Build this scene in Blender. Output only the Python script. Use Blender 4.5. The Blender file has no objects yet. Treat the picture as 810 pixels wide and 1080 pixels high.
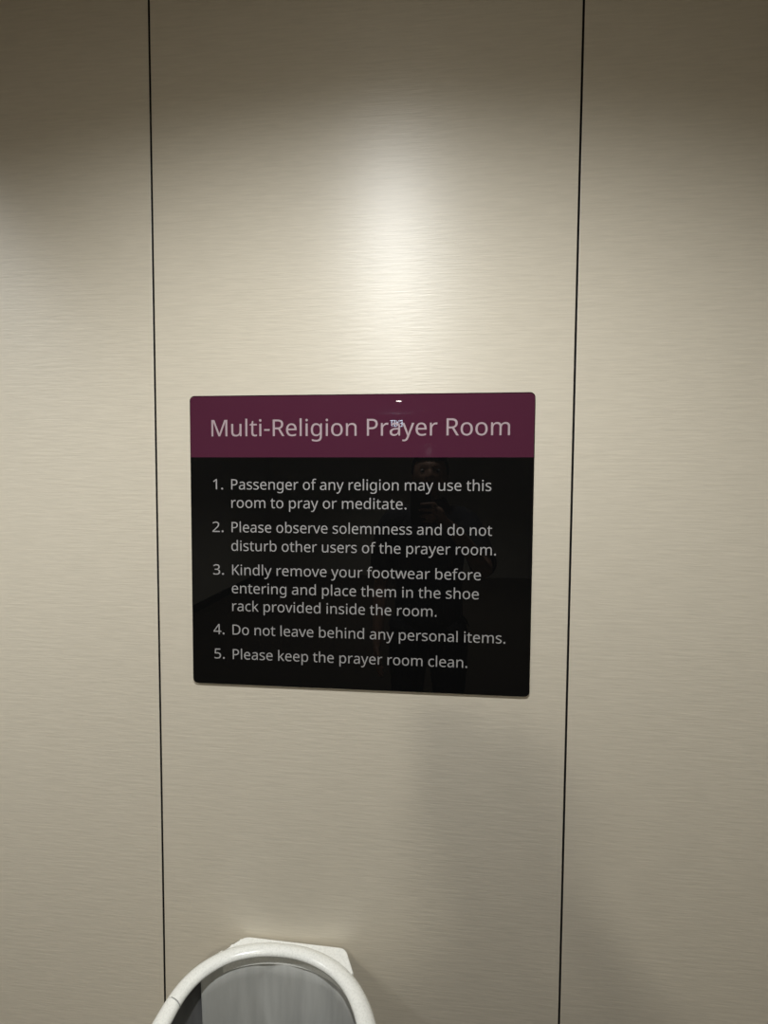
import bpy, bmesh, math, random, json
from mathutils import Vector, Matrix, noise
random.seed(7)
C = bpy.context.scene.collection
SC = bpy.context.scene
R = math.radians

# ------------------------------------------------------------------ camera
CAM_Z = 1.5
cam = bpy.data.cameras.new('camera')
cam_ob = bpy.data.objects.new('camera', cam)
C.objects.link(cam_ob)
SC.camera = cam_ob
yaw, pitch, roll = R(4.96054), R(2.66766), R(0.34191)
fw = Vector((-math.sin(yaw)*math.cos(pitch), math.cos(yaw)*math.cos(pitch), -math.sin(pitch)))
rt = Vector((math.cos(yaw), math.sin(yaw), 0))
up = rt.cross(fw)
r_ = rt*math.cos(roll) + up*math.sin(roll)
u_ = -rt*math.sin(roll) + up*math.cos(roll)
m = Matrix((r_, u_, -fw)).transposed().to_4x4()
m.translation = Vector((0, -0.85, CAM_Z))
cam_ob.matrix_world = m
cam.sensor_fit = 'VERTICAL'
cam.sensor_height = 24.0
cam.lens = 24.0*500.0/1080.0
cam.clip_start = 0.002
cam.clip_end = 50

# ------------------------------------------------------------------ world, exposure
w = bpy.data.worlds.new('world')
SC.world = w
w.use_nodes = True
w.node_tree.nodes['Background'].inputs[0].default_value = (0.9, 0.95, 1.0, 1)
w.node_tree.nodes['Background'].inputs[1].default_value = 0.0
SC.view_settings.view_transform = 'Standard'
SC.view_settings.look = 'None'
SC.view_settings.gamma = 1.0
SC.view_settings.use_curve_mapping = False
SC.view_settings.exposure = 0.0
SC.cycles.max_bounces = 10
SC.cycles.diffuse_bounces = 6
SC.cycles.use_denoising = True

CEIL = 2.6
# downlights: x, y, watts, half-angle of the beam, softness, height on the wall its beam is aimed at (None: straight down)
NEAR_Y = -1.0
DOWNLIGHTS = [(-0.13, NEAR_Y, 98.0, 71.5, 0.66, None), (-1.79, NEAR_Y, 80.0, 50.0, 0.9, 1.25),
              (-0.14, -2.95, 72.0, 30.0, 1.0, 1.0), (-0.334, -5.07, 205.0, 66.0, 0.6, None)]
LAMP_COL = (0.975, 1.0, 1.015)
FAR_COL = (1.0, 0.97, 0.86)

# ------------------------------------------------------------------ helpers
def mat(name, base, rough=0.5, metal=0.0, spec=0.5, **kw):
    M = bpy.data.materials.new(name)
    M.use_nodes = True
    b = M.node_tree.nodes['Principled BSDF']
    b.inputs['Base Color'].default_value = (*base, 1)
    b.inputs['Roughness'].default_value = rough
    b.inputs['Metallic'].default_value = metal
    b.inputs['Specular IOR Level'].default_value = spec
    for k, v in kw.items():
        b.inputs[k.replace('_', ' ')].default_value = v
    return M

def nodes(M):
    return M.node_tree.nodes, M.node_tree.links, M.node_tree.nodes['Principled BSDF']

def noise_tint(M, scale, c0, c1, lo=0.3, hi=0.7, bump=0.0, bump_dist=0.001, stretch=(1, 1, 1), detail=4):
    n, l, b = nodes(M)
    tc = n.new('ShaderNodeTexCoord')
    mp = n.new('ShaderNodeMapping'); mp.inputs['Scale'].default_value = stretch
    nt = n.new('ShaderNodeTexNoise'); nt.inputs['Scale'].default_value = scale; nt.inputs['Detail'].default_value = detail
    rp = n.new('ShaderNodeValToRGB')
    rp.color_ramp.elements[0].position = lo; rp.color_ramp.elements[0].color = (*c0, 1)
    rp.color_ramp.elements[1].position = hi; rp.color_ramp.elements[1].color = (*c1, 1)
    l.new(tc.outputs['Object'], mp.inputs['Vector']); l.new(mp.outputs[0], nt.inputs['Vector'])
    l.new(nt.outputs[0], rp.inputs[0]); l.new(rp.outputs[0], b.inputs['Base Color'])
    if bump:
        bp = n.new('ShaderNodeBump'); bp.inputs['Strength'].default_value = bump; bp.inputs['Distance'].default_value = bump_dist
        l.new(nt.outputs[0], bp.inputs['Height']); l.new(bp.outputs[0], b.inputs['Normal'])
    return M

def obj(name, me, material=None, parent=None, smooth=False):
    if isinstance(me, bmesh.types.BMesh):
        bm = me
        me = bpy.data.meshes.new(name)
        bmesh.ops.recalc_face_normals(bm, faces=bm.faces)
        bm.to_mesh(me); bm.free()
    o = bpy.data.objects.new(name, me)
    C.objects.link(o)
    if material is not None:
        me.materials.clear(); me.materials.append(material)
    if parent is not None:
        o.parent = parent
        off = Vector((0, 0, 0)); q = parent
        while q is not None:
            off += Vector(q.location); q = q.parent
        me.transform(Matrix.Translation(-off))
    if smooth:
        for p in me.polygons: p.use_smooth = True
    return o

def thing(name, label, cat, loc=(0, 0, 0), group=None):
    o = bpy.data.objects.new(name, None)
    C.objects.link(o)
    o.location = loc; o.empty_display_size = 0.05
    o['label'] = label; o['category'] = cat
    if group: o['group'] = group
    return o

def box(bm, x0, x1, y0, y1, z0, z1, bev=0.0, seg=2):
    v = bmesh.ops.create_cube(bm, size=1)['verts']
    for p in v:
        p.co = Vector(((x0+x1)/2 + p.co.x*(x1-x0), (y0+y1)/2 + p.co.y*(y1-y0), (z0+z1)/2 + p.co.z*(z1-z0)))
    if bev:
        es = list({e for p in v for e in p.link_edges})
        bmesh.ops.bevel(bm, geom=es, offset=bev, segments=seg, affect='EDGES', profile=0.5)

def boxo(name, x0, x1, y0, y1, z0, z1, M, parent=None, bev=0.0):
    bm = bmesh.new(); box(bm, x0, x1, y0, y1, z0, z1, bev)
    return obj(name, bm, M, parent)

def lathe(bm, prof, cx=0, cy=0, n=48, cap0=False, cap1=False):
    rings = []
    for (r, z) in prof:
        rings.append([bm.verts.new((cx + r*math.cos(2*math.pi*k/n), cy + r*math.sin(2*math.pi*k/n), z)) for k in range(n)])
    for a, b in zip(rings, rings[1:]):
        for k in range(n):
            bm.faces.new((a[k], a[(k+1) % n], b[(k+1) % n], b[k]))
    if cap0: bm.faces.new(rings[0])
    if cap1: bm.faces.new(rings[-1])

def rrect(x0, x1, z0, z1, rad, seg=6):
    pts = []
    for cx, cz, a0 in ((x1-rad, z1-rad, 0), (x0+rad, z1-rad, 90), (x0+rad, z0+rad, 180), (x1-rad, z0+rad, 270)):
        for k in range(seg+1):
            a = R(a0 + 90*k/seg)
            pts.append((cx + rad*math.cos(a), cz + rad*math.sin(a)))
    return pts

def struct(o):
    o['kind'] = 'structure'
    return o

# ------------------------------------------------------------------ materials of the shell
def wall_material():
    M = mat('pearl_laminate', (0.60, 0.56, 0.475), rough=0.42, spec=0.64)
    n, l, b = nodes(M)
    tc = n.new('ShaderNodeTexCoord')
    # long, fine horizontal fibres of the laminate
    def fibre(sx, sz, det, dist=0.0):
        mp = n.new('ShaderNodeMapping'); mp.inputs['Scale'].default_value = (sx, 1, sz)
        t = n.new('ShaderNodeTexNoise'); t.inputs['Scale'].default_value = 1; t.inputs['Detail'].default_value = det
        t.inputs['Distortion'].default_value = dist
        l.new(tc.outputs['Object'], mp.inputs['Vector']); l.new(mp.outputs[0], t.inputs['Vector'])
        return t
    f1 = fibre(16, 215, 1.5); f2 = fibre(45, 430, 2); f3 = fibre(1.2, 1.5, 2)
    mx = n.new('ShaderNodeMix'); mx.data_type = 'FLOAT'; mx.inputs[0].default_value = 0.36
    l.new(f1.outputs[0], mx.inputs[2]); l.new(f2.outputs[0], mx.inputs[3])
    bp = n.new('ShaderNodeBump'); bp.inputs['Strength'].default_value = 0.48; bp.inputs['Distance'].default_value = 0.0009
    l.new(mx.outputs[0], bp.inputs['Height']); l.new(bp.outputs[0], b.inputs['Normal'])
    rp = n.new('ShaderNodeValToRGB')
    rp.color_ramp.elements[0].position = 0.3; rp.color_ramp.elements[0].color = (0.572, 0.518, 0.416, 1)
    rp.color_ramp.elements[1].position = 0.7; rp.color_ramp.elements[1].color = (0.642, 0.582, 0.470, 1)
    l.new(mx.outputs[0], rp.inputs[0]); l.new(rp.outputs[0], b.inputs['Base Color'])
    b.inputs['Anisotropic'].default_value = 0.55
    b.inputs['Anisotropic Rotation'].default_value = ANISO_ROT
    tg = n.new('ShaderNodeTangent'); tg.direction_type = 'UV_MAP'; tg.uv_map = 'grain'
    l.new(tg.outputs[0], b.inputs['Tangent'])
    return M

ANISO_ROT = 0.25
M_WALL = wall_material()
M_GAP = mat("dark_gap", (0.004, 0.0035, 0.003), 0.8)
M_CEIL = noise_tint(mat('ceiling_paint', (0.55, 0.54, 0.52), 0.9), 40, (0.80, 0.78, 0.74), (0.84, 0.82, 0.78))
M_FLOOR = noise_tint(mat('carpet', (0.15, 0.13, 0.11), 0.95), 180, (0.09, 0.072, 0.052), (0.15, 0.122, 0.09), bump=0.6, bump_dist=0.003)
M_SIDE = noise_tint(mat('side_wall_paint', (0.5, 0.48, 0.42), 0.7), 6, (0.70, 0.68, 0.61), (0.75, 0.73, 0.66))

# ------------------------------------------------------------------ shell
X0, X1, YB = -2.77, 2.522, -7.4
struct(boxo('floor', X0-.1, X1+.1, YB-.1, 0.1, -0.1, 0, M_FLOOR))
struct(boxo('ceiling', X0-.1, X1+.1, YB-.1, 0.1, CEIL, CEIL+.1, M_CEIL))
wf = struct(boxo('wall_front', X0-.1, X1+.1, 0.032, 0.12, 0, CEIL, M_GAP))
seams = [-2.77, -2.014, -1.258, -0.50214, 0.25401, 1.010, 1.766, 2.522]
for a, b in zip(seams, seams[1:]):
    p = boxo('panel', a+0.0017, b-0.0017, 0.0, 0.032, 0.0, CEIL, M_WALL, wf, bev=0.0008)
    p.data.materials.append(M_GAP)
    for f in p.data.polygons:
        if abs(f.normal.x) > .9: f.material_index = 1
    uv = p.data.uv_layers.new(name='grain')
    for lp in p.data.loops:
        co = p.data.vertices[lp.vertex_index].co
        uv.data[lp.index].uv = (co.x + co.y, co.z)
struct(boxo('wall_left', X0-.1, X0, YB, 0.0, 0, CEIL, M_SIDE))
struct(boxo('wall_right', X1, X1+.1, YB, 0.0, 0, CEIL, M_SIDE))
struct(boxo('wall_back', X0-.1, X1+.1, YB-.1, YB, 0, CEIL, M_SIDE))
struct(boxo('baseboard_left', X0, X0+.012, YB, -0.001, 0, 0.1, M_GAP))
struct(boxo('baseboard_right', X1-.012, X1, YB, -0.001, 0, 0.1, M_GAP))

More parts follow.
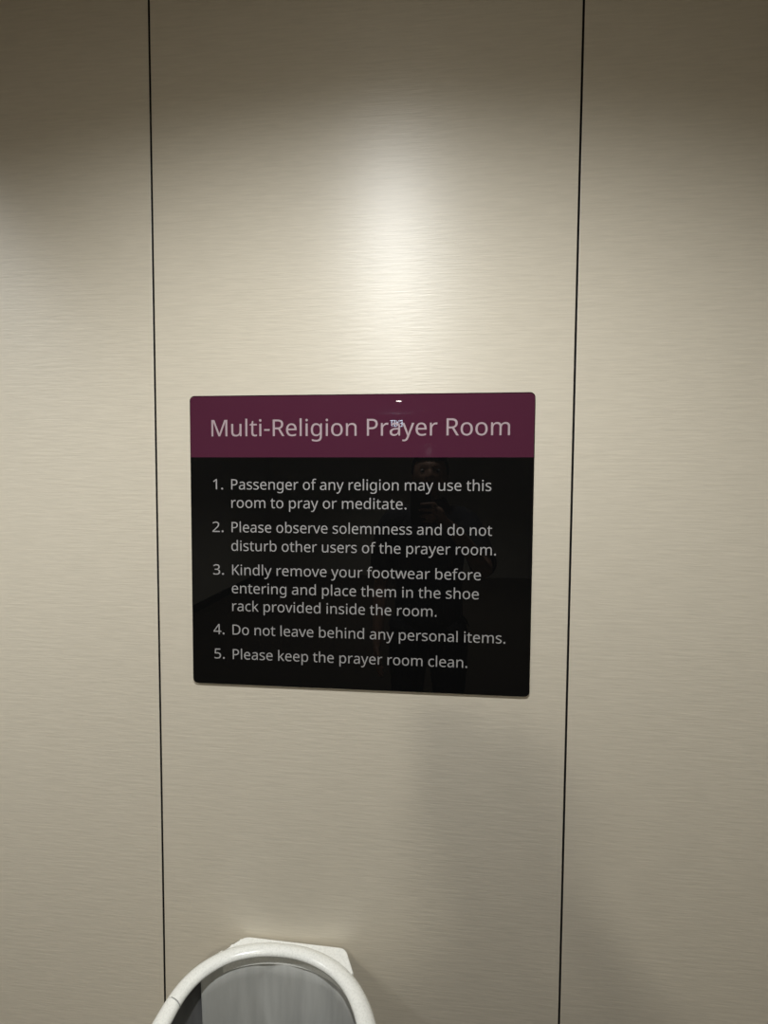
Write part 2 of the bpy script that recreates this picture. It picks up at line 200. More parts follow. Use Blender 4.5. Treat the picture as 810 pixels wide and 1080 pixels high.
# ------------------------------------------------------------------ lettering (outlines of each character, thousandths of an em)
GLYPHS = json.loads('{" ":[209,[]],"-":[258,[[[97,184,32,184,32,204],[32,225,32,246,97,246],[161,246,226,246,226,225],[226,204,226,184,161,184]]]],".":[215,[[[58,24,58,43,58,63],[63,77,72,85,82,93],[93,97,107,97,121,97],[132,93,142,85,152,77],[157,63,157,43,157,24],[152,10,142,2,132,-7],[121,-11,107,-11,93,-11],[82,-7,72,2,63,10]]]],"1":[459,[[[285,191,285,0,262,0],[239,0,216,0,216,133],[216,267,216,400,216,416],[216,429,216,439,216,450],[217,460,217,470,218,479],[218,489,219,499,210,490],[203,483,196,477,189,471],[180,464,169,455,149,438],[129,422,108,405,96,421],[84,437,71,452,123,492],[175,532,226,573,246,573],[265,573,285,573,285,382]]]],"2":[459,[[[417,21,417,0,291,0],[165,0,38,0,38,20],[38,39,38,59,88,109],[138,160,188,210,217,239],[242,265,261,287,281,310],[296,332,306,353,316,375],[322,399,322,424,322,456],[312,480,294,496,275,512],[250,520,221,520,193,520],[168,516,147,506,126,496],[105,483,83,466,70,482],[57,497,45,513,60,526],[76,538,94,548,112,558],[132,566,153,572,174,578],[196,581,221,581,256,581],[287,574,313,562,338,550],[358,532,372,510,387,487],[394,460,394,428,394,398],[388,370,375,344,363,318],[346,292,324,267,302,241],[276,214,247,185,207,146],[167,107,128,67,128,66],[128,65,128,64,224,64],[321,64,417,64,417,43]]]],"3":[459,[[[395,480,395,439,395,413],[391,391,381,372,371,353],[358,338,340,326,322,315],[301,306,277,302,277,300],[277,299,277,298,323,293],[357,279,379,255,402,231],[413,201,413,163,413,130],[405,100,390,74,374,48],[350,28,318,14,286,-1],[244,-8,193,-8,163,-8],[136,-6,110,-1,84,3],[60,11,36,23,36,45],[36,67,36,89,60,77],[86,68,114,61,142,55],[168,51,194,51,245,51],[282,61,305,81,328,101],[339,129,339,164,339,188],[333,208,320,223,308,237],[289,248,265,255,241,262],[213,265,179,265,160,265],[142,265,123,265,123,285],[123,306,123,326,142,326],[161,326,180,326,211,326],[238,330,259,339,280,348],[296,361,307,377,318,394],[323,412,323,434,323,462],[314,483,295,498,276,514],[251,521,219,521,199,521],[180,519,164,515,147,511],[132,506,117,498,103,491],[89,483,75,473,63,489],[51,505,39,521,60,537],[85,551,115,563,145,575],[180,581,218,581,278,581],[323,567,352,540,381,514]]]],"4":[459,[[[443,151,443,130,415,130],[387,130,359,130,359,87],[359,43,359,0,337,0],[314,0,291,0,291,43],[291,87,291,130,200,130],[108,130,17,130,17,150],[17,170,17,190,107,319],[196,447,286,576,311,576],[335,576,359,576,359,448],[359,321,359,193,387,193],[415,193,443,193,443,172]],[[291,314,291,374,291,388],[291,400,291,412,292,423],[292,434,293,444,293,454],[294,464,294,474,294,483],[295,492,295,500,294,500],[293,500,292,500,288,490],[282,479,276,468,269,456],[263,446,257,438,200,356],[143,275,86,193,154,193],[223,193,291,193,291,253]]]],"5":[459,[[[202,351,221,351,260,351],[294,345,322,331,351,318],[374,299,389,274,405,249],[413,219,413,183,413,143],[404,109,387,81,370,52],[346,30,314,15,282,0],[244,-8,199,-8,169,-8],[142,-5,116,0,90,5],[68,13,51,23,51,45],[51,68,51,90,70,78],[93,69,121,62,148,55],[175,52,200,52,228,52],[253,57,274,65,295,74],[311,88,323,106,335,125],[341,148,341,176,341,213],[329,242,306,262,283,282],[247,292,197,292,182,292],[165,291,146,288,127,285],[111,283,99,280,88,287],[76,295,64,302,71,392],[79,482,86,573,182,573],[277,573,373,573,373,551],[373,530,373,508,297,508],[222,508,146,508,141,453],[137,398,132,342,141,344],[154,346,169,348,185,350]]]],"D":[585,[[[536,353,536,292,536,228],[525,174,501,131,477,87],[443,55,399,33,354,11],[300,0,237,0,184,0],[131,0,78,0,78,191],[78,382,78,573,137,573],[195,573,254,573,312,573],[362,562,404,540,446,519],[479,488,502,446,525,405]],[[460,214,460,289,460,340],[452,382,435,415,418,447],[394,471,361,487,329,503],[290,511,244,511,213,511],[181,511,150,511,150,361],[150,211,150,62,176,62],[202,62,228,62,305,62],[363,81,402,119,441,157]]]],"E":[446,[[[398,21,398,0,291,0],[184,0,78,0,78,191],[78,382,78,573,184,573],[291,573,398,573,398,551],[398,530,398,509,315,509],[233,509,150,509,150,450],[150,390,150,330,228,330],[306,330,383,330,383,310],[383,289,383,268,306,268],[228,268,150,268,150,200],[150,132,150,63,233,63],[315,63,398,63,398,42]]]],"I":[272,[[[239,14,239,0,170,0],[101,0,32,0,32,14],[32,28,32,42,55,47],[77,52,99,57,99,210],[99,362,99,515,77,520],[55,526,32,531,32,545],[32,559,32,573,101,573],[170,573,239,573,239,559],[239,545,239,531,217,526],[194,520,172,515,172,362],[172,210,172,57,194,52],[217,47,239,42,239,28]]]],"K":[496,[[[418,108,496,0,468,0],[440,0,411,0,344,91],[276,182,209,273,189,256],[169,239,150,222,150,148],[150,74,150,0,126,0],[102,0,78,0,78,191],[78,382,78,573,102,573],[126,573,150,573,150,478],[150,384,150,290,166,308],[182,327,199,345,215,363],[232,381,249,399,300,457],[352,515,403,573,431,573],[460,573,488,573,412,489],[336,406,261,323,339,215]]]],"M":[727,[[[350,0,330,0,268,167],[205,335,142,502,141,502],[140,502,139,502,140,491],[141,478,142,461,142,445],[143,426,144,407,144,387],[144,368,144,347,144,231],[144,116,144,0,122,0],[100,0,78,0,78,191],[78,382,78,573,113,573],[149,573,184,573,243,416],[302,260,361,103,362,103],[363,103,364,103,424,260],[484,416,544,573,579,573],[614,573,650,573,650,382],[650,191,650,0,626,0],[602,0,578,0,578,117],[578,235,578,352,578,371],[578,389,579,408,580,426],[580,444,581,460,582,476],[583,490,584,501,583,501],[582,501,581,501,517,334],[453,167,390,0,370,0]]]],"P":[485,[[[179,573,229,573,304,573],[359,558,393,528,427,499],[444,458,444,404,444,381],[440,358,433,336,425,315],[412,295,395,278,377,261],[353,248,324,238,295,228],[258,223,216,223,194,223],[172,223,150,223,150,149],[150,74,150,0,126,0],[102,0,78,0,78,191],[78,382,78,573,128,573]],[[274,511,223,511,199,511],[174,511,150,511,150,435],[150,360,150,285,169,285],[188,285,208,285,244,285],[274,289,298,296,322,304],[340,316,352,334,364,351],[370,373,370,401,370,438],[358,465,334,484,311,502]]]],"R":[499,[[[183,573,236,573,283,573],[323,567,353,555,384,543],[407,524,422,500,437,476],[444,446,444,410,444,379],[439,354,427,334,416,313],[402,297,385,285,367,273],[349,264,330,257,382,171],[434,86,487,0,459,0],[431,0,403,0,356,79],[310,158,264,237,226,237],[188,237,150,237,150,158],[150,79,150,0,126,0],[102,0,78,0,78,191],[78,382,78,573,130,573]],[[263,510,232,510,204,510],[177,510,150,510,150,439],[150,368,150,298,179,298],[207,298,236,298,282,298],[316,307,338,325,359,344],[370,371,370,407,370,432],[365,452,355,467,345,482],[330,493,310,500,289,507]]]],"T":[446,[[[259,170,259,0,235,0],[211,0,187,0,187,170],[187,339,187,509,127,509],[68,509,8,509,8,530],[8,551,8,573,151,573],[294,573,437,573,437,551],[437,530,437,509,378,509],[318,509,259,509,259,339]]]],"X":[470,[[[403,100,467,0,439,0],[412,0,385,0,334,83],[284,166,233,249,182,166],[131,83,79,0,54,0],[29,0,3,0,67,99],[130,199,193,298,134,390],[75,481,15,573,42,573],[69,573,95,573,142,498],[189,423,236,348,283,423],[330,498,377,573,402,573],[428,573,453,573,394,482],[335,391,276,300,339,200]]]],"a":[450,[[[203,437,231,437,283,437],[322,426,347,403,372,380],[385,343,385,293,385,195],[385,98,385,0,368,0],[351,0,334,0,329,20],[325,41,320,61,319,61],[318,61,317,61,304,45],[292,32,279,22,266,12],[251,4,234,-1,217,-6],[196,-8,172,-8,147,-8],[124,-3,103,6,82,15],[66,29,55,48,43,67],[37,91,37,119,37,162],[54,195,87,219,121,242],[173,254,243,257,267,257],[292,258,316,259,316,268],[316,276,316,285,316,321],[308,345,293,359,277,373],[255,380,227,380,204,380],[183,377,163,370,142,363],[123,356,106,347,99,365],[91,383,84,400,103,410],[125,419,151,426,176,433]],[[273,209,252,208,198,206],[161,197,141,182,120,167],[110,146,110,119,110,95],[117,77,132,66,147,55],[165,49,188,49,225,49],[255,59,279,79,303,99],[315,130,315,172,315,184],[315,197,315,210,294,209]]]],"b":[493,[[[139,511,139,461,139,443],[138,426,138,410,137,394],[136,382,135,373,136,373],[137,373,139,373,151,391],[168,406,189,419,211,431],[238,437,272,437,325,437],[368,418,401,381,433,344],[449,289,449,215,449,166],[442,125,427,91,412,58],[392,33,365,17,338,0],[307,-8,272,-8,238,-8],[211,-2,189,10,168,23],[151,37,139,55,137,55],[135,55,133,55,128,36],[123,18,119,0,102,0],[85,0,68,0,68,203],[68,406,68,609,92,609],[115,609,139,609,139,560]],[[299,379,260,379,229,379],[205,373,188,361,170,350],[157,332,150,308,142,285],[139,254,139,217,139,216],[139,215,139,214,139,161],[147,121,165,93,182,65],[214,51,261,51,300,51],[329,65,348,93,367,121],[376,162,376,216,376,270],[367,310,348,338,329,365]]]],"c":[385,[[[265,-8,241,-8,203,-8],[169,0,139,15,109,31],[86,55,69,87,53,120],[44,162,44,213,44,265],[53,308,71,342,88,375],[112,399,142,415,173,430],[207,438,245,438,267,438],[288,436,309,431,329,426],[346,421,358,415,351,395],[344,376,337,356,324,361],[309,365,292,370,275,374],[259,376,244,376,215,376],[191,370,172,358,154,345],[140,327,131,303,122,279],[117,249,117,213,117,179],[122,150,131,126,140,102],[153,84,172,71,190,59],[213,53,240,53,263,53],[284,55,302,60,320,65],[336,71,351,78,351,57],[351,36,351,15,337,8],[321,2,304,-2,286,-6]]]],"d":[493,[[[243,-8,221,-8,167,-8],[124,11,92,48,60,85],[44,140,44,214,44,288],[60,344,93,381,125,419],[168,438,221,438,244,438],[263,435,280,429,296,424],[311,416,323,407,335,397],[346,386,354,374,356,374],[358,374,359,374,359,381],[358,392,356,405,355,419],[354,430,354,438,354,495],[354,552,354,609,378,609],[401,609,425,609,425,406],[425,203,425,0,406,0],[387,0,368,0,365,19],[361,38,358,58,357,58],[356,58,354,58,346,45],[335,34,323,24,311,15],[296,7,279,1,263,-5]],[[193,51,232,51,277,51],[309,63,328,88,346,113],[355,150,355,200,355,205],[355,209,355,213,355,267],[346,308,329,336,311,365],[279,379,231,379,193,379],[165,364,146,334,127,304],[117,263,117,213,117,161],[127,121,146,93,165,65]]]],"e":[452,[[[196,438,234,438,271,438],[303,430,329,414,356,398],[376,375,390,346,404,317],[411,283,411,244,411,230],[411,215,411,201,313,201],[215,201,117,201,118,153],[131,116,154,90,178,65],[211,52,254,52,281,52],[306,55,327,60,348,65],[370,72,392,82,392,61],[392,41,392,20,370,10],[349,3,327,-1,306,-6],[280,-8,251,-8,210,-8],[174,0,143,17,112,33],[88,58,70,91,53,124],[44,164,44,212,44,259],[52,299,68,333,84,366],[106,392,134,411,163,429]],[[257,380,233,380,200,380],[173,369,154,348,134,326],[122,296,119,257,192,257],[265,257,338,257,338,282],[334,303,326,322,319,340],[308,354,292,364,277,375]]]],"f":[276,[[[266,393,266,375,230,375],[194,375,158,375,158,250],[158,125,158,0,134,0],[111,0,87,0,87,125],[87,250,87,375,62,375],[37,375,12,375,12,386],[12,397,12,408,37,416],[62,424,87,432,87,441],[87,449,87,457,87,494],[93,524,104,547,115,570],[131,587,152,597,172,608],[198,613,227,613,244,613],[260,612,274,609,288,606],[300,603,310,599,304,581],[298,562,292,544,283,546],[273,549,262,552,251,554],[240,556,228,556,204,556],[187,548,175,532,164,516],[158,492,158,458,158,449],[158,439,158,430,194,430],[230,430,266,430,266,412]]]],"g":[493,[[[165,438,221,438,249,438],[274,433,297,422,320,411],[339,395,355,373,357,373],[358,373,359,373,362,392],[366,411,369,430,388,430],[406,430,425,430,425,284],[425,138,425,-7,425,-48],[418,-82,404,-109,390,-137],[369,-158,341,-172,312,-186],[276,-192,233,-192,202,-192],[173,-190,147,-186,121,-181],[98,-174,78,-165,78,-144],[78,-122,78,-100,98,-111],[122,-119,149,-125,176,-131],[206,-134,237,-134,273,-134],[302,-123,324,-101,345,-80],[355,-50,355,-13,355,-7],[355,-2,355,4,355,10],[356,20,356,32,357,44],[357,52,358,57,357,57],[356,57,354,57,339,35],[321,19,299,8,277,-3],[251,-8,221,-8,166,-8],[122,11,91,51,60,90],[44,144,44,214,44,283],[60,337,91,377,122,418]],[[259,379,230,379,206,379],[186,372,169,359,152,346],[139,328,130,303,121,279],[117,249,117,213,117,160],[127,120,146,92,166,64],[194,50,232,50,254,50],[272,53,288,58,303,64],[316,73,326,85,337,97],[344,112,349,131,354,149],[356,172,356,197,356,203],[356,209,356,214,356,253],[352,285,343,309,334,333],[320,350,302,362,283,373]]]],"h":[496,[[[139,490,139,431,139,420],[138,410,138,399,137,389],[136,379,135,370,136,370],[138,370,140,370,149,385],[160,398,174,407,188,417],[203,424,221,429,238,435],[255,437,273,437,308,437],[337,432,360,421,384,410],[401,393,413,370,425,347],[431,317,431,280,431,187],[431,93,431,0,407,0],[384,0,361,0,361,92],[361,183,361,275,361,310],[353,336,338,353,322,370],[298,379,265,379,233,379],[207,372,189,360,171,348],[158,331,150,308,143,284],[139,256,139,222,139,148],[139,74,139,0,115,0],[92,0,68,0,68,203],[68,406,68,609,92,609],[115,609,139,609,139,550]]]],"i":[207,[[[115,430,139,430,139,287],[139,143,139,0,115,0],[92,0,68,0,68,143],[68,287,68,430,92,430]],[[92,591,104,591,115,591],[124,587,133,580,141,573],[145,562,145,546,145,531],[141,520,133,512,124,505],[115,501,104,501,92,501],[83,505,75,512,67,520],[63,531,63,546,63,562],[67,573,75,580,83,587]]]],"k":[428,[[[138,397,138,291,138,283],[138,271,137,257,136,244],[135,231,135,221,136,221],[137,221,138,221,141,226],[146,232,152,240,159,248],[165,256,172,264,179,273],[184,279,189,285,235,333],[281,381,326,430,354,430],[381,430,409,430,351,369],[293,307,235,246,297,164],[359,82,421,0,393,0],[364,0,336,0,286,67],[237,134,187,200,171,186],[154,172,138,158,138,105],[138,53,138,0,115,0],[91,0,68,0,68,203],[68,406,68,609,91,609],[115,609,138,609,138,503]]]],"l":[207,[[[139,203,139,0,115,0],[92,0,68,0,68,203],[68,406,68,609,92,609],[115,609,139,609,139,406]]]],"m":[750,[[[512,438,540,438,588,438],[625,425,649,401,673,376],[685,335,685,280,685,187],[685,93,685,0,662,0],[638,0,615,0,615,92],[615,184,615,277,615,310],[608,336,594,353,580,370],[558,379,528,379,486,379],[456,366,438,342,420,318],[411,283,411,237,411,158],[411,79,411,0,388,0],[365,0,342,0,342,92],[342,184,342,277,342,299],[338,318,332,333,326,348],[316,360,303,367,290,375],[274,379,253,379,225,379],[202,372,185,360,169,348],[157,331,150,308,142,285],[139,257,139,223,139,149],[139,74,139,0,115,0],[92,0,68,0,68,143],[68,287,68,430,87,430],[106,430,125,430,129,410],[132,391,136,371,137,371],[138,371,140,371,149,386],[160,399,173,409,186,418],[200,426,217,431,233,435],[249,438,266,438,299,438],[327,432,349,420,371,408],[388,390,398,366,399,366],[400,366,402,366,416,390],[436,408,461,420,486,432]]]],"n":[496,[[[257,438,275,438,326,438],[365,425,391,401,418,376],[431,335,431,280,431,187],[431,93,431,0,407,0],[384,0,361,0,361,92],[361,183,361,275,361,310],[353,336,338,353,322,370],[298,379,265,379,217,379],[184,365,166,338,148,312],[139,273,139,223,139,149],[139,74,139,0,115,0],[92,0,68,0,68,143],[68,287,68,430,87,430],[106,430,125,430,129,410],[132,391,136,371,137,371],[138,371,140,371,149,386],[161,399,175,409,189,418],[205,426,222,431,239,435]]]],"o":[485,[[[442,263,442,216,442,180],[437,148,428,121,418,93],[405,70,388,51,370,31],[349,17,324,7,300,-3],[272,-8,241,-8,213,-8],[187,-3,163,7,139,17],[118,31,100,51,83,70],[69,93,59,121,49,148],[44,180,44,216,44,263],[52,304,68,336,84,369],[107,394,137,412,167,429],[203,438,244,438,283,438],[317,429,347,412,377,394],[400,369,417,336,433,304]],[[117,267,117,216,117,182],[121,153,130,128,139,103],[153,84,172,71,190,57],[214,51,243,51,272,51],[296,57,314,71,333,84],[347,103,356,128,364,153],[369,182,369,216,369,250],[364,279,355,303,346,327],[332,346,314,359,296,372],[272,379,242,379,198,379],[167,364,147,335,127,306]]]],"p":[493,[[[250,438,273,438,326,438],[368,419,401,383,433,346],[449,290,449,216,449,167],[442,126,427,93,412,59],[392,34,365,17,339,0],[308,-8,272,-8,250,-8],[230,-5,213,1,196,7],[182,14,170,24,158,33],[147,43,139,55,137,55],[136,55,134,55,135,45],[136,34,137,20,138,6],[139,-6,139,-16,139,-75],[139,-134,139,-192,115,-192],[92,-192,68,-192,68,15],[68,222,68,430,87,430],[107,430,126,430,129,410],[132,391,136,371,137,371],[138,371,139,371,147,384],[158,395,170,405,182,415],[196,423,213,429,230,435]],[[299,379,260,379,231,379],[208,373,190,362,172,351],[160,335,152,313,144,291],[139,263,139,229,139,225],[139,220,139,216,139,180],[142,150,150,126,157,101],[170,83,188,70,206,57],[230,51,261,51,288,51],[309,58,326,72,343,87],[355,106,364,131,372,156],[376,184,376,217,376,266],[367,305,348,334,329,364]]]],"r":[331,[[[249,438,269,438,277,438],[285,437,295,437,304,436],[312,435,319,433,316,411],[313,390,310,368,303,370],[296,371,287,372,279,373],[271,374,264,374,247,374],[231,370,217,363,202,356],[188,347,176,334,165,321],[155,306,149,289,142,271],[139,251,139,229,139,153],[139,76,139,0,115,0],[92,0,68,0,68,143],[68,287,68,430,87,430],[107,430,126,430,129,404],[131,377,134,351,135,351],[136,351,137,351,146,367],[157,382,170,395,183,408],[198,418,214,426,231,434]]]],"s":[384,[[[348,142,348,119,348,91],[341,68,327,49,313,30],[294,16,268,6,242,-3],[212,-8,176,-8,146,-8],[121,-6,99,-1,77,4],[58,11,42,19,42,41],[42,62,42,83,59,75],[80,67,104,60,128,53],[153,49,178,49,214,49],[240,55,256,66,272,78],[280,93,280,112,280,123],[277,133,271,141,265,150],[255,158,239,167,224,175],[202,185,174,196,146,206],[122,217,103,228,83,238],[68,251,57,266,46,281],[41,300,41,324,41,360],[56,388,85,408,115,428],[154,438,202,438,228,438],[253,435,275,430,298,425],[319,418,339,409,331,390],[323,372,315,353,297,360],[278,367,258,372,238,377],[218,380,197,380,168,380],[146,375,131,366,116,357],[108,344,108,328,108,316],[112,306,119,298,126,290],[137,282,154,274,170,266],[191,256,219,246,246,236],[269,226,289,215,308,204],[323,191,333,176,343,161]]]],"t":[289,[[[192,50,212,50,222,50],[233,51,245,53,256,54],[265,56,272,59,272,41],[272,23,272,5,264,1],[254,-2,240,-4,226,-7],[213,-8,200,-8,177,-8],[157,-4,138,4,119,11],[103,25,91,44,80,63],[74,90,74,125,74,209],[74,292,74,375,53,375],[33,375,13,375,13,387],[13,398,13,409,33,418],[54,428,75,437,84,468],[93,498,103,528,117,528],[130,528,144,528,144,496],[144,463,144,430,186,430],[227,430,269,430,269,412],[269,393,269,375,227,375],[186,375,144,375,144,292],[144,210,144,127,144,101],[151,81,163,69,176,56]]]],"u":[496,[[[404,430,427,430,427,287],[427,143,427,0,408,0],[389,0,370,0,366,19],[363,38,359,57,358,57],[357,57,356,57,347,42],[335,30,321,20,306,10],[291,3,273,-1,256,-6],[238,-8,220,-8,186,-8],[157,-3,134,8,110,19],[93,36,81,59,69,82],[63,112,63,148,63,242],[63,336,63,430,87,430],[111,430,135,430,135,338],[135,245,135,153,135,119],[142,93,158,76,173,59],[198,51,230,51,262,51],[287,57,306,69,324,81],[337,98,345,121,353,145],[357,173,357,206,357,281],[357,355,357,430,380,430]]]],"v":[407,[[[190,0,163,0,109,143],[54,287,0,430,25,430],[50,430,75,430,106,345],[136,261,167,176,171,165],[176,152,180,137,185,123],[190,109,193,96,197,83],[200,72,201,63,202,63],[203,63,204,63,207,72],[210,83,214,96,218,110],[222,123,227,138,232,152],[237,165,241,176,271,261],[302,345,332,430,357,430],[382,430,407,430,353,287],[298,143,244,0,217,0]]]],"w":[630,[[[370,162,346,243,342,254],[339,265,336,276,333,287],[330,298,328,308,325,317],[323,327,321,335,319,344],[317,351,316,357,315,357],[314,357,313,357,312,351],[310,344,308,335,306,327],[304,317,302,307,300,297],[297,286,294,275,291,265],[288,253,284,242,258,162],[233,81,207,1,180,1],[153,1,127,1,87,144],[48,287,9,431,33,431],[57,431,82,431,102,354],[121,278,141,201,145,186],[149,170,153,154,157,139],[160,124,163,109,166,95],[168,83,169,73,170,73],[171,73,172,73,174,79],[176,87,178,97,180,107],[182,117,185,128,187,138],[190,149,193,160,196,170],[199,180,201,188,227,269],[252,350,277,431,303,431],[329,431,354,431,379,350],[404,269,428,188,432,176],[436,163,440,149,444,135],[447,122,451,109,454,96],[456,84,457,74,458,74],[459,74,460,74,461,83],[463,94,466,108,469,121],[473,136,477,153,481,169],[485,185,489,201,509,278],[529,354,549,431,573,431],[597,431,621,431,582,287],[542,144,502,1,474,1],[447,1,419,1,395,82]]]],"y":[409,[[[59,286,1,430,26,430],[51,430,76,430,107,348],[138,267,169,185,175,171],[179,157,184,144,189,130],[193,117,196,105,200,92],[203,80,205,68,206,68],[207,68,209,68,212,82],[217,99,224,121,231,142],[238,164,245,186,275,267],[304,349,333,430,358,430],[384,430,409,430,347,267],[285,104,224,-59,214,-86],[202,-109,188,-130,174,-150],[158,-165,138,-176,119,-187],[95,-192,67,-192,55,-192],[43,-192,34,-190,24,-189],[16,-188,9,-186,9,-167],[9,-149,9,-130,15,-131],[22,-132,30,-133,38,-134],[47,-135,56,-135,73,-135],[87,-132,99,-126,111,-119],[121,-111,130,-99,138,-88],[146,-74,152,-59,159,-40],[167,-21,174,-2,116,142]]]]}')

def text_mesh(lines, y_front, depth=0.0002):
    """lines: [(string, x_left, x_right, baseline z, cap height, mirror)] -> one mesh facing the room."""
    cu = bpy.data.curves.new('tmp', 'CURVE')
    cu.dimensions = '2D'; cu.fill_mode = 'BOTH'; cu.resolution_u = 5; cu.extrude = depth/2
    for (s, xl, xr, z, cap) in lines:
        sy = cap/0.573
        pen = 0; place = []; lo = 1e9; hi = -1e9
        for ch in s:
            adv, sp = GLYPHS[ch]
            for q in sp:
                for p in q:
                    lo = min(lo, pen + p[2]/1000); hi = max(hi, pen + p[2]/1000)
            place.append((pen, sp)); pen += adv/1000
        sx = (xr-xl)/(hi-lo) if xr is not None else sy
        for pen, sp in place:
            for q in sp:
                b = cu.splines.new('BEZIER'); b.bezier_points.add(len(q)-1); b.use_cyclic_u = True
                for k, p in enumerate(q):
                    bp = b.bezier_points[k]
                    bp.handle_left_type = bp.handle_right_type = 'FREE'
                    f = lambda i: (xl + (pen + p[i]/1000 - lo)*sx, z + p[i+1]/1000*sy, 0)
                    bp.handle_left = f(0); bp.co = f(2); bp.handle_right = f(4)
    o = bpy.data.objects.new('tmp', cu); C.objects.link(o)
    bpy.context.view_layer.update()
    me = bpy.data.meshes.new_from_object(o.evaluated_get(bpy.context.evaluated_depsgraph_get()))
    bpy.data.objects.remove(o); bpy.data.curves.remove(cu)
    for v in me.vertices:
        x, y, zz = v.co
        v.co = (x, y_front - zz, y)
    return me

# ------------------------------------------------------------------ the sign
def plate(bm, pts, y0, y1, bev):
    f = bm.faces.new([bm.verts.new((x, y0, z)) for x, z in pts])
    ex = bmesh.ops.extrude_face_region(bm, geom=[f])
    vs = [g for g in ex['geom'] if isinstance(g, bmesh.types.BMVert)]
    for v in vs: v.co.y = y1
    if bev:
        es = [e for e in bm.edges if all(abs(v.co.y-y1) < 1e-6 for v in e.verts)]
        bmesh.ops.bevel(bm, geom=es, offset=bev, segments=2, affect='EDGES', profile=0.5)

SX0, SX1, SZ0, SZ1 = -0.4332, 0.1878, CAM_Z-0.3660, CAM_Z+0.1702
SF = -0.0048                                   # front face of the sign
M_BLACK = mat('black_acrylic', (0.0035, 0.0035, 0.0035), 0.012, spec=0.3)
M_PLUM = mat('plum_acrylic', (0.070, 0.016, 0.034), 0.012, spec=0.3)
M_TEXT = mat('grey_lettering', (0.31, 0.30, 0.295), 0.45)
M_TITLE = mat('pinkish_grey_lettering', (0.36, 0.275, 0.295), 0.45)
sign = thing('notice_sign', 'black and plum glossy sign headed Multi-Religion Prayer Room mounted on the beige wall panel', 'sign',
             ((SX0+SX1)/2, 0, SZ0))
bm = bmesh.new(); plate(bm, rrect(SX0, SX1, SZ0, SZ1, 0.009), 0.0, SF, 0.0006)
obj('panel', bm, M_BLACK, sign)['label'] = 'black acrylic panel with rounded corners'
# plum band on the upper part, round at its two top corners
BZ = CAM_Z + 0.0580
pts = [p for p in rrect(SX0+.0012, SX1-.0012, BZ, SZ1-.0016, 0.008) if p[1] > BZ + 0.02]
pts = pts + [(SX0+.0012, BZ), (SX1-.0012, BZ)]
bm = bmesh.new(); plate(bm, pts, SF+.0005, SF-.00015, 0)
obj('header_band', bm, M_PLUM, sign)['label'] = 'plum header band across the top'
Z = CAM_Z
obj('title_text', text_mesh([('Multi-Religion Prayer Room', -.3920, .1456, Z+.0963, .0298)], SF-.0002), M_TITLE, sign)['label'] = 'title lettering Multi-Religion Prayer Room'
CAP = 0.0189
RULES = [
    ('1.', [('Passenger of any religion may use this', -.3556, .1153, -.0008), ('room to pray or meditate.', -.3556, -.0333, -.0345)]),
    ('2.', [('Please observe solemnness and do not', -.3556, .1177, -.0796), ('disturb other users of the prayer room.', -.3563, .1252, -.1141)]),
    ('3.', [('Kindly remove your footwear before', -.3553, .0995, -.1590), ('entering and place them in the shoe', -.3563, .0964, -.1932),
            ('rack provided inside the room.', -.3557, .0224, -.2266)]),
    ('4.', [('Do not leave behind any personal items.', -.3556, .1440, -.2712)]),
    ('5.', [('Please keep the prayer room clean.', -.3555, .0779, -.3175)]),
]
NUMX = {'1.': (-.3899, -.3711), '2.': (-.3922, -.3711), '3.': (-.3917, -.3711), '4.': (-.3922, -.3711), '5.': (-.3909, -.3711)}
for num, lines in RULES:
    L = [(num, NUMX[num][0], NUMX[num][1], Z+lines[0][3], CAP)]
    L += [(s, a, b, Z+z, CAP) for s, a, b, z in lines]
    t = obj('rule_text', text_mesh(L, SF), M_TEXT, sign)
    t['label'] = 'grey lettering of the rule ' + ' '.join(s for s, *_ in lines)[:40].rsplit(' ', 1)[0]

# ------------------------------------------------------------------ the bin below the sign
M_WHITE = noise_tint(mat('speckled_white_plastic', (0.74, 0.74, 0.70), 0.22), 320, (0.78, 0.78, 0.73), (0.87, 0.87, 0.82), 0.35, 0.55, detail=2)
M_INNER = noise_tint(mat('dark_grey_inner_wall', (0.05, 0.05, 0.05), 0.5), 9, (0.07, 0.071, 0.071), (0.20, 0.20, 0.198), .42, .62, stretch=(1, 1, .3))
M_LINER = noise_tint(mat('grey_liner', (0.25, 0.25, 0.245), 0.5), 60, (0.40, 0.40, 0.375), (0.49, 0.49, 0.46), bump=0.25, bump_dist=0.002, stretch=(1, 1, .12))
BCX, BCY = -0.250, -0.190
RIM_Z = CAM_Z - 0.852
bin_ = thing('waste_bin', 'white round-rimmed bin with grey lining standing against the wall below the sign', 'bin', (BCX, BCY, 0))
RAD = [(0, .176), (17, .175), (30, .175), (48, .1745), (70, .1695), (92, .168), (110, .1745), (125, .182), (143, .184), (155, .178), (167, .1685),
       (180, .167), (205, .172), (230, .182), (270, .188), (310, .183), (340, .178), (360, .176)]
def radius(a):
    a %= 360
    for (a0, r0), (a1, r1) in zip(RAD, RAD[1:]):
        if a0 <= a <= a1:
            return r0 + (r1-r0)*(a-a0)/(a1-a0)
NS = 144
rs = [radius(360*k/NS) for k in range(NS)]
for _ in range(6):
    rs = [(rs[k-1] + 2*rs[k] + rs[(k+1) % NS])/4 for k in range(NS)]
WID = [.80 + .22*abs(math.cos(2*math.pi*k/NS)) for k in range(NS)]
def ring(bm, off, z, scale=1.0, wob=None):
    out = []
    for k in range(NS):
        a = 2*math.pi*k/NS
        r = rs[k]*scale + off*WID[k] + (wob(k) if wob else 0)
        out.append(bm.verts.new((BCX + r*math.cos(a), BCY + r*math.sin(a), z)))
    return out
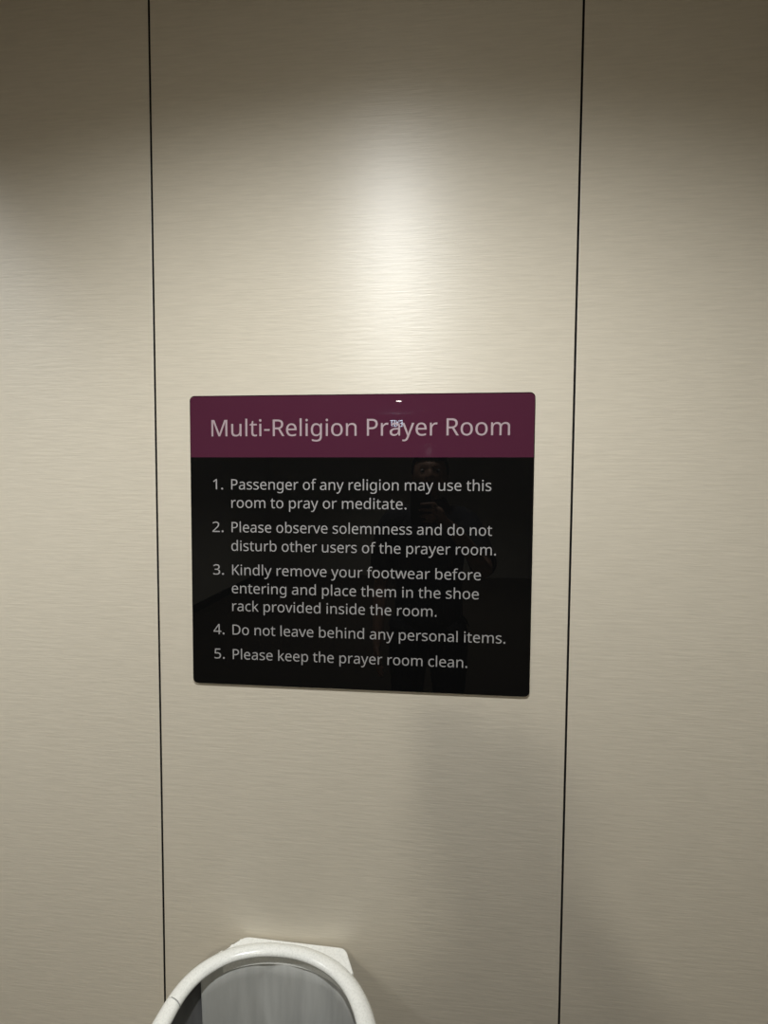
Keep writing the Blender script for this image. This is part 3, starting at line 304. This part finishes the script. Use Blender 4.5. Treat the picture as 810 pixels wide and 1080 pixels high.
def bridge(bm, rings, sel=None, close=False):
    n = NS
    prs = list(zip(rings, rings[1:])) + ([(rings[-1], rings[0])] if close else [])
    for a, b in prs:
        for k in (sel if sel is not None else range(n)):
            bm.faces.new((a[k], a[(k+1) % n], b[(k+1) % n], b[k]))
# rim: a rounded section, flat-topped, with a fine joint across it on the left
bm = bmesh.new()
SEC = [(-.0120, -.0130), (-.0155, -.0112), (-.0162, -.0080), (-.0150, -.0045), (-.0105, -.0012), (-.004, .0), (.004, -.0010), (.011, -.0050), (.0155, -.0115), (.0172, -.020), (.0160, -.030), (.013, -.034), (.009, -.034), (.0075, -.021)]
bridge(bm, [ring(bm, o, RIM_Z + z) for o, z in SEC], close=True)
rim = obj('rim', bm, M_WHITE, bin_, smooth=True)
bm = bmesh.new()
ja = R(159)
M_JOINT = mat('joint_line', (0.30, 0.30, 0.285), 0.6)
rings = []
for d in (-.0009, .0009):
    row = []
    for o, z in SEC[1:10]:
        k = round(NS*159/360) % NS
        r = rs[k] + o*1.012*WID[k]
        p = Vector((BCX + r*math.cos(ja), BCY + r*math.sin(ja), RIM_Z + z + .0003))
        p += Vector((-math.sin(ja), math.cos(ja), 0))*d
        row.append(bm.verts.new(p))
    rings.append(row)
for k in range(len(rings[0])-1):
    bm.faces.new((rings[0][k], rings[0][k+1], rings[1][k+1], rings[1][k]))
obj('joint', bm, M_JOINT, rim)['label'] = 'fine grey joint line across the rim'
# outer shell
bm = bmesh.new()
bridge(bm, [ring(bm, .0125, RIM_Z-.030), ring(bm, .010, RIM_Z-.06), ring(bm, .005, RIM_Z-.2, .97), ring(bm, 0, .02, .80), ring(bm, -.006, .0, .80)])
base = ring(bm, -.006, .0, .80); bm.faces.new(base)
bmesh.ops.remove_doubles(bm, verts=bm.verts, dist=1e-6)
obj('body', bm, M_WHITE, bin_, smooth=True)
# inner wall
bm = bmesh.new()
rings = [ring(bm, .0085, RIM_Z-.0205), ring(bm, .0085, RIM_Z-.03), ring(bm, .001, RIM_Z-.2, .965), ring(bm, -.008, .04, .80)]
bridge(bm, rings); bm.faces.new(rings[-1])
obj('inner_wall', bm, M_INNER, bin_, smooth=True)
# grey lining sheet with soft folds; it stops short of the left side
bm = bmesh.new()
def wob(z):
    def f(k):
        a = k/NS*2*math.pi
        return -.0015*math.sin(9*a + 1.2*z*8) - .0010*math.sin(17*a - 5*z)
    return f
K1 = round(NS*141/360)
sel = [k % NS for k in range(-50, K1)]
rings = []
for j in range(13):
    t = j/12
    rings.append(ring(bm, .003 - .010*t, RIM_Z - .019 - .50*t, 1 - .15*t, wob(t)))
bridge(bm, rings, sel)
bmesh.ops.delete(bm, geom=[v for v in bm.verts if not v.link_faces], context='VERTS')
lin = obj('liner', bm, M_LINER, bin_, smooth=True)
md = lin.modifiers.new('solid', 'SOLIDIFY'); md.thickness = .0015; md.offset = 0
lin['label'] = 'grey lining sheet inside the bin'
# flat back tab that reaches the wall
def tab(bm):
    out = []
    P = [(-.3345, -.0030), (-.1400, -.0085), (-.1190, -.0520)]
    rad = [.010, .012, 0]
    for k in range(round(NS*44/360), round(NS*131/360)):
        a = 2*math.pi*k/NS
        P.append((BCX + (rs[k]-.002)*math.cos(a), BCY + (rs[k]-.002)*math.sin(a))); rad.append(0)
    P += [(-.3780, -.0420), (-.3610, -.0300), (-.3490, -.0150)]; rad += [0, .01, .01]
    n = len(P)
    for i, (x, y) in enumerate(P):
        p = Vector((x, y)); a = Vector(P[i-1]); b = Vector(P[(i+1) % n])
        if rad[i] == 0: out.append(p); continue
        d0 = (a-p); d1 = (b-p)
        s0 = p + d0.normalized()*min(rad[i], d0.length*.45); s1 = p + d1.normalized()*min(rad[i], d1.length*.45)
        for k in range(6):
            t = k/5
            out.append(s0*(1-t)**2 + p*2*t*(1-t) + s1*t*t)
    zt = RIM_Z - .0062
    f = bm.faces.new([bm.verts.new((v.x, v.y, zt)) for v in out])
    ex = bmesh.ops.extrude_face_region(bm, geom=[f])
    for g in ex['geom']:
        if isinstance(g, bmesh.types.BMVert): g.co.z = zt - .03
    es = [e for e in bm.edges if all(abs(v.co.z-zt) < 1e-6 for v in e.verts)]
    bmesh.ops.bevel(bm, geom=es, offset=.003, segments=3, affect='EDGES', profile=.5)
bm = bmesh.new(); tab(bm)
t = obj('back_tab', bm, M_WHITE, bin_)
t['label'] = 'flat white tab at the back of the rim'

# ------------------------------------------------------------------ downlights
M_TRIM = mat('white_trim_ring', (0.75, 0.74, 0.72), 0.4)
M_CONE = mat('dark_reflector', (0.03, 0.03, 0.03), 0.25)
M_LENS = mat('lit_lens', (0.9, 0.9, 0.9), 0.4)
b = M_LENS.node_tree.nodes['Principled BSDF']
b.inputs['Emission Color'].default_value = (1.0, 0.93, 0.85, 1); b.inputs['Emission Strength'].default_value = 90.0
WHERE = ['above the sign', 'nearest the left side wall', 'in the middle of the ceiling behind the standing person', 'far back, beside the hanging exit sign']
proto = None
for i, (x, y, wt, ang, bl, aim) in enumerate(DOWNLIGHTS):
    lab = 'round recessed ceiling downlight ' + WHERE[i]
    if proto is None:
        d = thing('downlight', lab, 'ceiling light', (x, y, CEIL), 'recessed ceiling downlights')
        bm = bmesh.new(); lathe(bm, [(.034, -.001), (.036, -.004), (.050, -.004), (.053, -.0005), (.053, .0), (.034, .0)], x, y); 
        bmesh.ops.translate(bm, verts=bm.verts, vec=(0, 0, CEIL)); obj('trim_ring', bm, M_TRIM, d, True)
        bm = bmesh.new(); lathe(bm, [(.0335, 0), (.0335, -.0025), (.028, -.002), (.001, -.0015)], x, y, cap1=True)
        bmesh.ops.translate(bm, verts=bm.verts, vec=(0, 0, CEIL-.0005)); obj('lens', bm, M_LENS, d, True)
        proto = d
    else:
        d = proto.copy(); C.objects.link(d); d.location = (x, y, CEIL); d['label'] = lab
        for ch in list(proto.children):
            c = ch.copy(); C.objects.link(c); c.parent = d
    sp = bpy.data.lights.new('downlight_beam', 'SPOT')
    sp.energy = wt; sp.color = LAMP_COL if y > -2 else FAR_COL; sp.spot_size = R(2*ang); sp.spot_blend = bl; sp.shadow_soft_size = 0.03 if y > -2 else 0.10
    so = bpy.data.objects.new('downlight_beam', sp); C.objects.link(so)
    so.location = (x, y, CEIL-.036)
    if aim is not None:
        so.rotation_euler = Vector((.15 if y < -2 else 0, -y, aim-(CEIL-.036))).to_track_quat('-Z', 'Y').to_euler()

# ------------------------------------------------------------------ exit sign hanging at the far end
M_EXIT = mat('exit_sign_face', (0.01, 0.05, 0.06), 0.3)
M_EXL = mat('lit_lettering', (0.8, 0.9, 1.0), 0.4)
b = M_EXL.node_tree.nodes['Principled BSDF']
b.inputs['Emission Color'].default_value = (0.70, 0.85, 1.0, 1); b.inputs['Emission Strength'].default_value = 40.0
ED = 7.0
ex, ey, ez = -0.0620*ED, -(ED-.85), CAM_Z + .1386*ED
es_ = thing('exit_sign', 'small lit exit sign hanging from the ceiling at the far end', 'sign', (ex, ey, CEIL))
bm = bmesh.new(); box(bm, ex-.125, ex+.125, ey-.02, ey+.02, ez-.07, ez+.07, .004); obj('housing', bm, M_EXIT, es_)
for s in (-1, 1):
    bm = bmesh.new(); lathe(bm, [(.004, ez+.068), (.004, CEIL)], ex+s*.09, ey, 12); obj('hanger_rod', bm, M_TRIM, es_, True)
me = text_mesh([('EXIT', -.09, .09, -.047, .094)], 0, .002)
for v in me.vertices:                         # turned round to face the wall with the sign
    v.co = (ex - v.co.x, ey + .0215 - v.co.y, ez + v.co.z)
obj('lettering', me, M_EXL, es_)

# ------------------------------------------------------------------ the photographer, seen only as a dim reflection and a soft shadow
def skin(verts, edges, root=0, sub=2):
    """verts: [(x, y, z, r)] -> mesh grown round the joints."""
    me = bpy.data.meshes.new('tmp')
    me.from_pydata([v[:3] for v in verts], edges, [])
    o = bpy.data.objects.new('tmp', me); C.objects.link(o)
    md = o.modifiers.new('skin', 'SKIN'); md.use_smooth_shade = True
    for i, v in enumerate(me.skin_vertices[0].data):
        r = verts[i][3]
        v.radius = r if isinstance(r, tuple) else (r, r)
        v.use_root = (i == root)
    s = o.modifiers.new('sub', 'SUBSURF'); s.levels = sub; s.render_levels = sub
    bpy.context.view_layer.update()
    out = bpy.data.meshes.new_from_object(o.evaluated_get(bpy.context.evaluated_depsgraph_get()))
    bpy.data.objects.remove(o)
    return out

def merge(meshes, voxel=None):
    bm = bmesh.new()
    for me in meshes: bm.from_mesh(me)
    bmesh.ops.recalc_face_normals(bm, faces=bm.faces)
    me = bpy.data.meshes.new('tmp'); bm.to_mesh(me); bm.free()
    if not voxel: return me
    o = bpy.data.objects.new('tmp', me); C.objects.link(o)
    md = o.modifiers.new('remesh', 'REMESH'); md.mode = 'VOXEL'; md.voxel_size = voxel; md.use_smooth_shade = True
    sm = o.modifiers.new('smooth', 'SMOOTH'); sm.factor = .5; sm.iterations = 3
    bpy.context.view_layer.update()
    out = bpy.data.meshes.new_from_object(o.evaluated_get(bpy.context.evaluated_depsgraph_get()))
    bpy.data.objects.remove(o)
    return out

def blob(center, rad, M=None, seg=32):
    bm = bmesh.new(); bmesh.ops.create_uvsphere(bm, u_segments=seg, v_segments=seg//2, radius=1)
    for v in bm.verts:
        v.co = Vector((v.co.x*rad[0], v.co.y*rad[1], v.co.z*rad[2]))
        if M: v.co = M @ v.co
        v.co += Vector(center)
    me = bpy.data.meshes.new('tmp'); bm.to_mesh(me); bm.free()
    return me

PX, PY = 0.02, -1.30
M_SKIN = noise_tint(mat('skin', (0.45, 0.27, 0.19), 0.5), 30, (0.42, 0.25, 0.17), (0.48, 0.29, 0.20))
M_SHIRT = noise_tint(mat('dark_shirt_cloth', (0.03, 0.03, 0.035), 0.9), 300, (0.025, 0.025, 0.03), (0.04, 0.04, 0.045), bump=.3, bump_dist=.001)
M_PANTS = noise_tint(mat('dark_trouser_cloth', (0.02, 0.022, 0.03), 0.9), 260, (0.016, 0.018, 0.026), (0.028, 0.03, 0.04), bump=.3, bump_dist=.001)
M_HAIR = noise_tint(mat('black_hair', (0.01, 0.009, 0.008), 0.5), 120, (0.007, 0.006, 0.005), (0.016, 0.014, 0.012), bump=.6, bump_dist=.003, stretch=(1, 1, .2))
M_SHOE = mat('dark_shoe_leather', (0.02, 0.016, 0.013), 0.4)
M_EYE = mat('eye_white', (0.42, 0.39, 0.36), 0.35)
M_IRIS = mat('dark_iris', (0.02, 0.012, 0.008), 0.15)

person = thing('person', 'standing person in a dark shirt and trousers holding up a phone to photograph the sign', 'person', (PX, PY, 0))
def P(x, y, z, r): return (PX+x, PY+y, z, r)
J = [P(0, 0, .93, .150), P(0, .005, 1.05, .138), P(0, .0, 1.17, .146), P(0, .0, 1.28, .160), P(0, -.005, 1.35, .150), P(0, -.005, 1.40, .105), P(0, .002, 1.435, .060), P(0, .022, 1.50, .056)]
CH = []
def chain(*pts):
    CH.append(skin(list(pts), [(i, i+1) for i in range(len(pts)-1)]))
    return pts[-1]
chain(P(0, 0, .86, .138), *J)
for v in CH[0].vertices:                      # a trunk is wider than deep
    v.co.y = PY + (v.co.y-PY)*(.68 + .27*min(1, max(0, (v.co.z-1.36)/.08)))
# right arm raised to the phone, left arm hanging, two legs
r_wr = chain(P(.05, -.003, 1.365, .050), P(.120, -.005, 1.372, .050), P(.168, .005, 1.350, .052), P(.203, .13, 1.25, .043), P(.222, .225, 1.180, .038), P(.205, .262, 1.190, .037), P(.155, .325, 1.27, .034), P(.078, .405, 1.362, .025))
l_wr = chain(P(-.05, -.003, 1.365, .050), P(-.120, -.005, 1.372, .050), P(-.170, .0, 1.348, .052), P(-.205, -.01, 1.22, .043), P(-.215, -.01, 1.09, .037), P(-.222, .03, .97, .034), P(-.225, .075, .845, .025))
for s in (-1, 1):
    chain(P(s*.070, 0, .93, .085), P(s*.085, 0, .86, .098), P(s*.092, .005, .70, .080), P(s*.095, .012, .50, .058), P(s*.097, -.005, .38, .054), P(s*.098, -.02, .22, .042), P(s*.098, -.03, .09, .036))
    chain(P(s*.098, -.045, .062, .034), P(s*.10, -.01, .055, .035), P(s*.108, .07, .042, .032), P(s*.113, .14, .033, .024))
# head: an egg with a jaw, brow, nose, lips and ears
HC = Vector((PX, PY+.035, 1.575))
def head():
    bm = bmesh.new(); bmesh.ops.create_uvsphere(bm, u_segments=48, v_segments=32, radius=1)
    for v in bm.verts:
        x, y, z = v.co
        wx = .074*(1 - .20*max(0, -z)**1.3); wy = .094; wz = .115
        q = Vector((x*wx, y*wy, z*wz))
        if y > 0:
            q.y += .006*math.exp(-((z-.28)/.12)**2)*max(0, 1-abs(x)*1.2)          # brow
            for s in (-1, 1):
                q.y -= .011*math.exp(-((z-.06)/.13)**2 - ((x-s*.42)/.2)**2)         # eye sockets
            q.y += .012*math.exp(-((z+.82)/.16)**2 - (x/.4)**2)                     # chin
        v.co = q
    me = bpy.data.meshes.new('tmp'); bmesh.ops.translate(bm, verts=bm.verts, vec=HC); bm.to_mesh(me); bm.free()
    return me
H = lambda x, y, z, r: (HC.x+x, HC.y+y, HC.z+z, r)
nose = skin([H(0, .084, .020, .007), H(0, .099, -.006, .009), H(0, .106, -.024, .012), H(.010, .094, -.028, .007), H(-.010, .094, -.028, .007)], [(0, 1), (1, 2), (2, 3), (2, 4)], sub=2)
lips = [blob(HC + Vector((0, .088, -.052)), (.021, .009, .005)), blob(HC + Vector((0, .087, -.060)), (.018, .009, .006))]
ears = [blob(HC + Vector((s*.074, -.004, -.004)), (.009, .019, .031), Matrix.Rotation(R(-14), 3, 'X')) for s in (-1, 1)]
# hands: palm and five fingers each
def finger(pts, r):
    return skin([(p[0], p[1], p[2], r*(1-.09*i)) for i, p in enumerate(pts)], [(i, i+1) for i in range(len(pts)-1)], sub=2)
hands = []
# the phone: x -0.020 .. 0.052, behind the lens; lower right edge in the right hand
FX0, FX1, FY0, FY1, FZ0, FZ1 = -.052, .020, -.8635, -.8555, 1.374, 1.530
wx, wy, wz = r_wr[:3]
hands.append(skin([(wx+.020, wy-.020, wz-.024, .027), (wx, wy, wz, .026), (.062, -.880, 1.385, (.034, .018)), (.046, -.868, 1.415, (.038, .016)), (.040, -.862, 1.445, (.030, .014))], [(0, 1), (1, 2), (2, 3), (3, 4)], sub=2))
for i, (z0, ln) in enumerate(((1.448, .066), (1.427, .072), (1.406, .066), (1.386, .052))):
    x0 = .040
    hands.append(finger([(x0, -.863, z0), (x0-.006, -.849, z0+.003), (x0-.022, -.8445, z0+.004), (x0-.022-ln*.35, -.8455, z0+.003), (x0-.022-ln*.62, -.8468, z0+.001)], .0088))
hands.append(finger([(.058, -.880, 1.395), (.046, -.886, 1.425), (.030, -.880, 1.445), (.014, -.8735, 1.452)], .0105))
wx, wy, wz = l_wr[:3]
hands.append(skin([(wx, wy-.015, wz+.04, .027), (wx, wy, wz, .026), (wx-.002, wy+.022, wz-.045, (.017, .036)), (wx-.002, wy+.030, wz-.088, (.015, .038))], [(0, 1), (1, 2), (2, 3)], sub=2))
for i, (dy, ln) in enumerate(((.030, .070), (.010, .078), (-.010, .072), (-.028, .056))):
    a = Vector((wx, wy+.030+dy, wz-.085))
    hands.append(finger([a, a+Vector((.004, .004, -ln*.42)), a+Vector((.016, .004, -ln*.76)), a+Vector((.032, .003, -ln*.96))], .0085))
a = Vector((wx, wy+.040, wz-.030))
hands.append(finger([a, a+Vector((.010, .030, -.022)), a+Vector((.018, .036, -.050)), a+Vector((.022, .034, -.072))], .010))
me_body = me = merge(CH + [head(), nose] + lips + ears + hands, .0055)
obj('body', me, M_SKIN, person, True)
# clothes: the same limbs, a little wider, cut at cuffs and hems
g = .012
def garment(inside, push):
    bm = bmesh.new(); bm.from_mesh(me_body); bm.normal_update()
    bmesh.ops.delete(bm, geom=[v for v in bm.verts if not inside(*v.co)], context='VERTS')
    for v in bm.verts: v.co += v.normal*push
    for _ in range(3): bmesh.ops.smooth_vert(bm, verts=bm.verts, factor=.5, use_axis_x=True, use_axis_y=True, use_axis_z=True)
    bmesh.ops.translate(bm, verts=bm.verts, vec=(PX, PY, 0))
    out = bpy.data.meshes.new('tmp'); bm.to_mesh(out); bm.free()
    return out
def in_shirt(x, y, z):
    if z > 1.462 - .4*max(0, abs(x)-.05) or z < .88: return False
    if x < -.165: return z > 1.14 - .1*y or x > -.184
    if x > .125 and y > .02 or y > .11: return y < .20 and z > 1.12
    return True
sh = obj('shirt', garment(in_shirt, .017), M_SHIRT, person, True)
md = sh.modifiers.new('cloth', 'SOLIDIFY'); md.thickness = .004; md.offset = 1
obj('trousers', garment(lambda x, y, z: .075 < z < .98 and x > -.172 and y < .1 and x < .2, .011), M_PANTS, person, True).modifiers.new('cloth', 'SOLIDIFY').thickness = .003
for s in (-1, 1):
    me = skin([P(s*.098, -.075, .045, .040), P(s*.10, -.02, .052, .044), P(s*.107, .07, .040, .042), P(s*.113, .15, .030, .033), P(s*.115, .185, .026, .026)], [(i, i+1) for i in range(4)])
    for v in me.vertices: v.co.z = max(v.co.z, .001)
    obj('shoe', me, M_SHOE, person, True)
# hair: a cap over the skull that leaves the face free
bm = bmesh.new(); bmesh.ops.create_uvsphere(bm, u_segments=48, v_segments=32, radius=1)
for v in bm.verts:
    x, y, z = v.co
    k = 1 + .03*noise.noise(Vector((x*6, y*6, z*6)))
    q = Vector((x*.083*k, y*.104*k - .006, z*.124*k + .006))
    lim = .05 if y > .35 else (-.012 if y > -.25 else -.075)
    if q.z < lim: q = Vector((q.x*.82, q.y*.82, max(q.z, lim)))
    v.co = q + HC
obj('hair', bm, M_HAIR, person, True)
for s in (-1, 1):
    e = obj('eye', blob(HC + Vector((s*.031, .0705, .008)), (.0120, .0120, .0075), seg=20), M_EYE, person, True)
    obj('iris', blob(HC + Vector((s*.030, .0808, .007)), (.0055, .0030, .0052), seg=16), M_IRIS, e, True)

# the phone in the hand
M_PHONE = mat('black_phone_glass', (0.012, 0.012, 0.014), 0.25)
M_SCREEN = mat('dim_phone_screen', (0.01, 0.01, 0.01), 0.1)
b = M_SCREEN.node_tree.nodes['Principled BSDF']
b.inputs['Emission Color'].default_value = (0.6, 0.55, 0.45, 1); b.inputs['Emission Strength'].default_value = 0.35
M_RING = mat('lens_glass', (0.004, 0.004, 0.005), 0.05)
ph = thing('phone', 'black phone held upright in the raised hand of the standing person', 'phone', ((FX0+FX1)/2, (FY0+FY1)/2, FZ0))
bm = bmesh.new(); plate(bm, rrect(FX0, FX1, FZ0, FZ1, .010), FY0, FY1, .0015); obj('case', bm, M_PHONE, ph)
bm = bmesh.new(); plate(bm, rrect(FX0+.003, FX1-.003, FZ0+.004, FZ1-.004, .008), FY0, FY0-.0004, 0); obj('screen', bm, M_SCREEN, ph)
bm = bmesh.new(); lathe(bm, [(.0078, 0), (.0078, .0012), (.0062, .0012), (.0055, .0004), (.0004, .0004)], 0, 0, 32, cap1=True)
bmesh.ops.rotate(bm, verts=bm.verts, cent=(0, 0, 0), matrix=Matrix.Rotation(R(-90), 3, 'X'))
bmesh.ops.translate(bm, verts=bm.verts, vec=(0, FY1, CAM_Z)); obj('lens', bm, M_RING, ph, True)
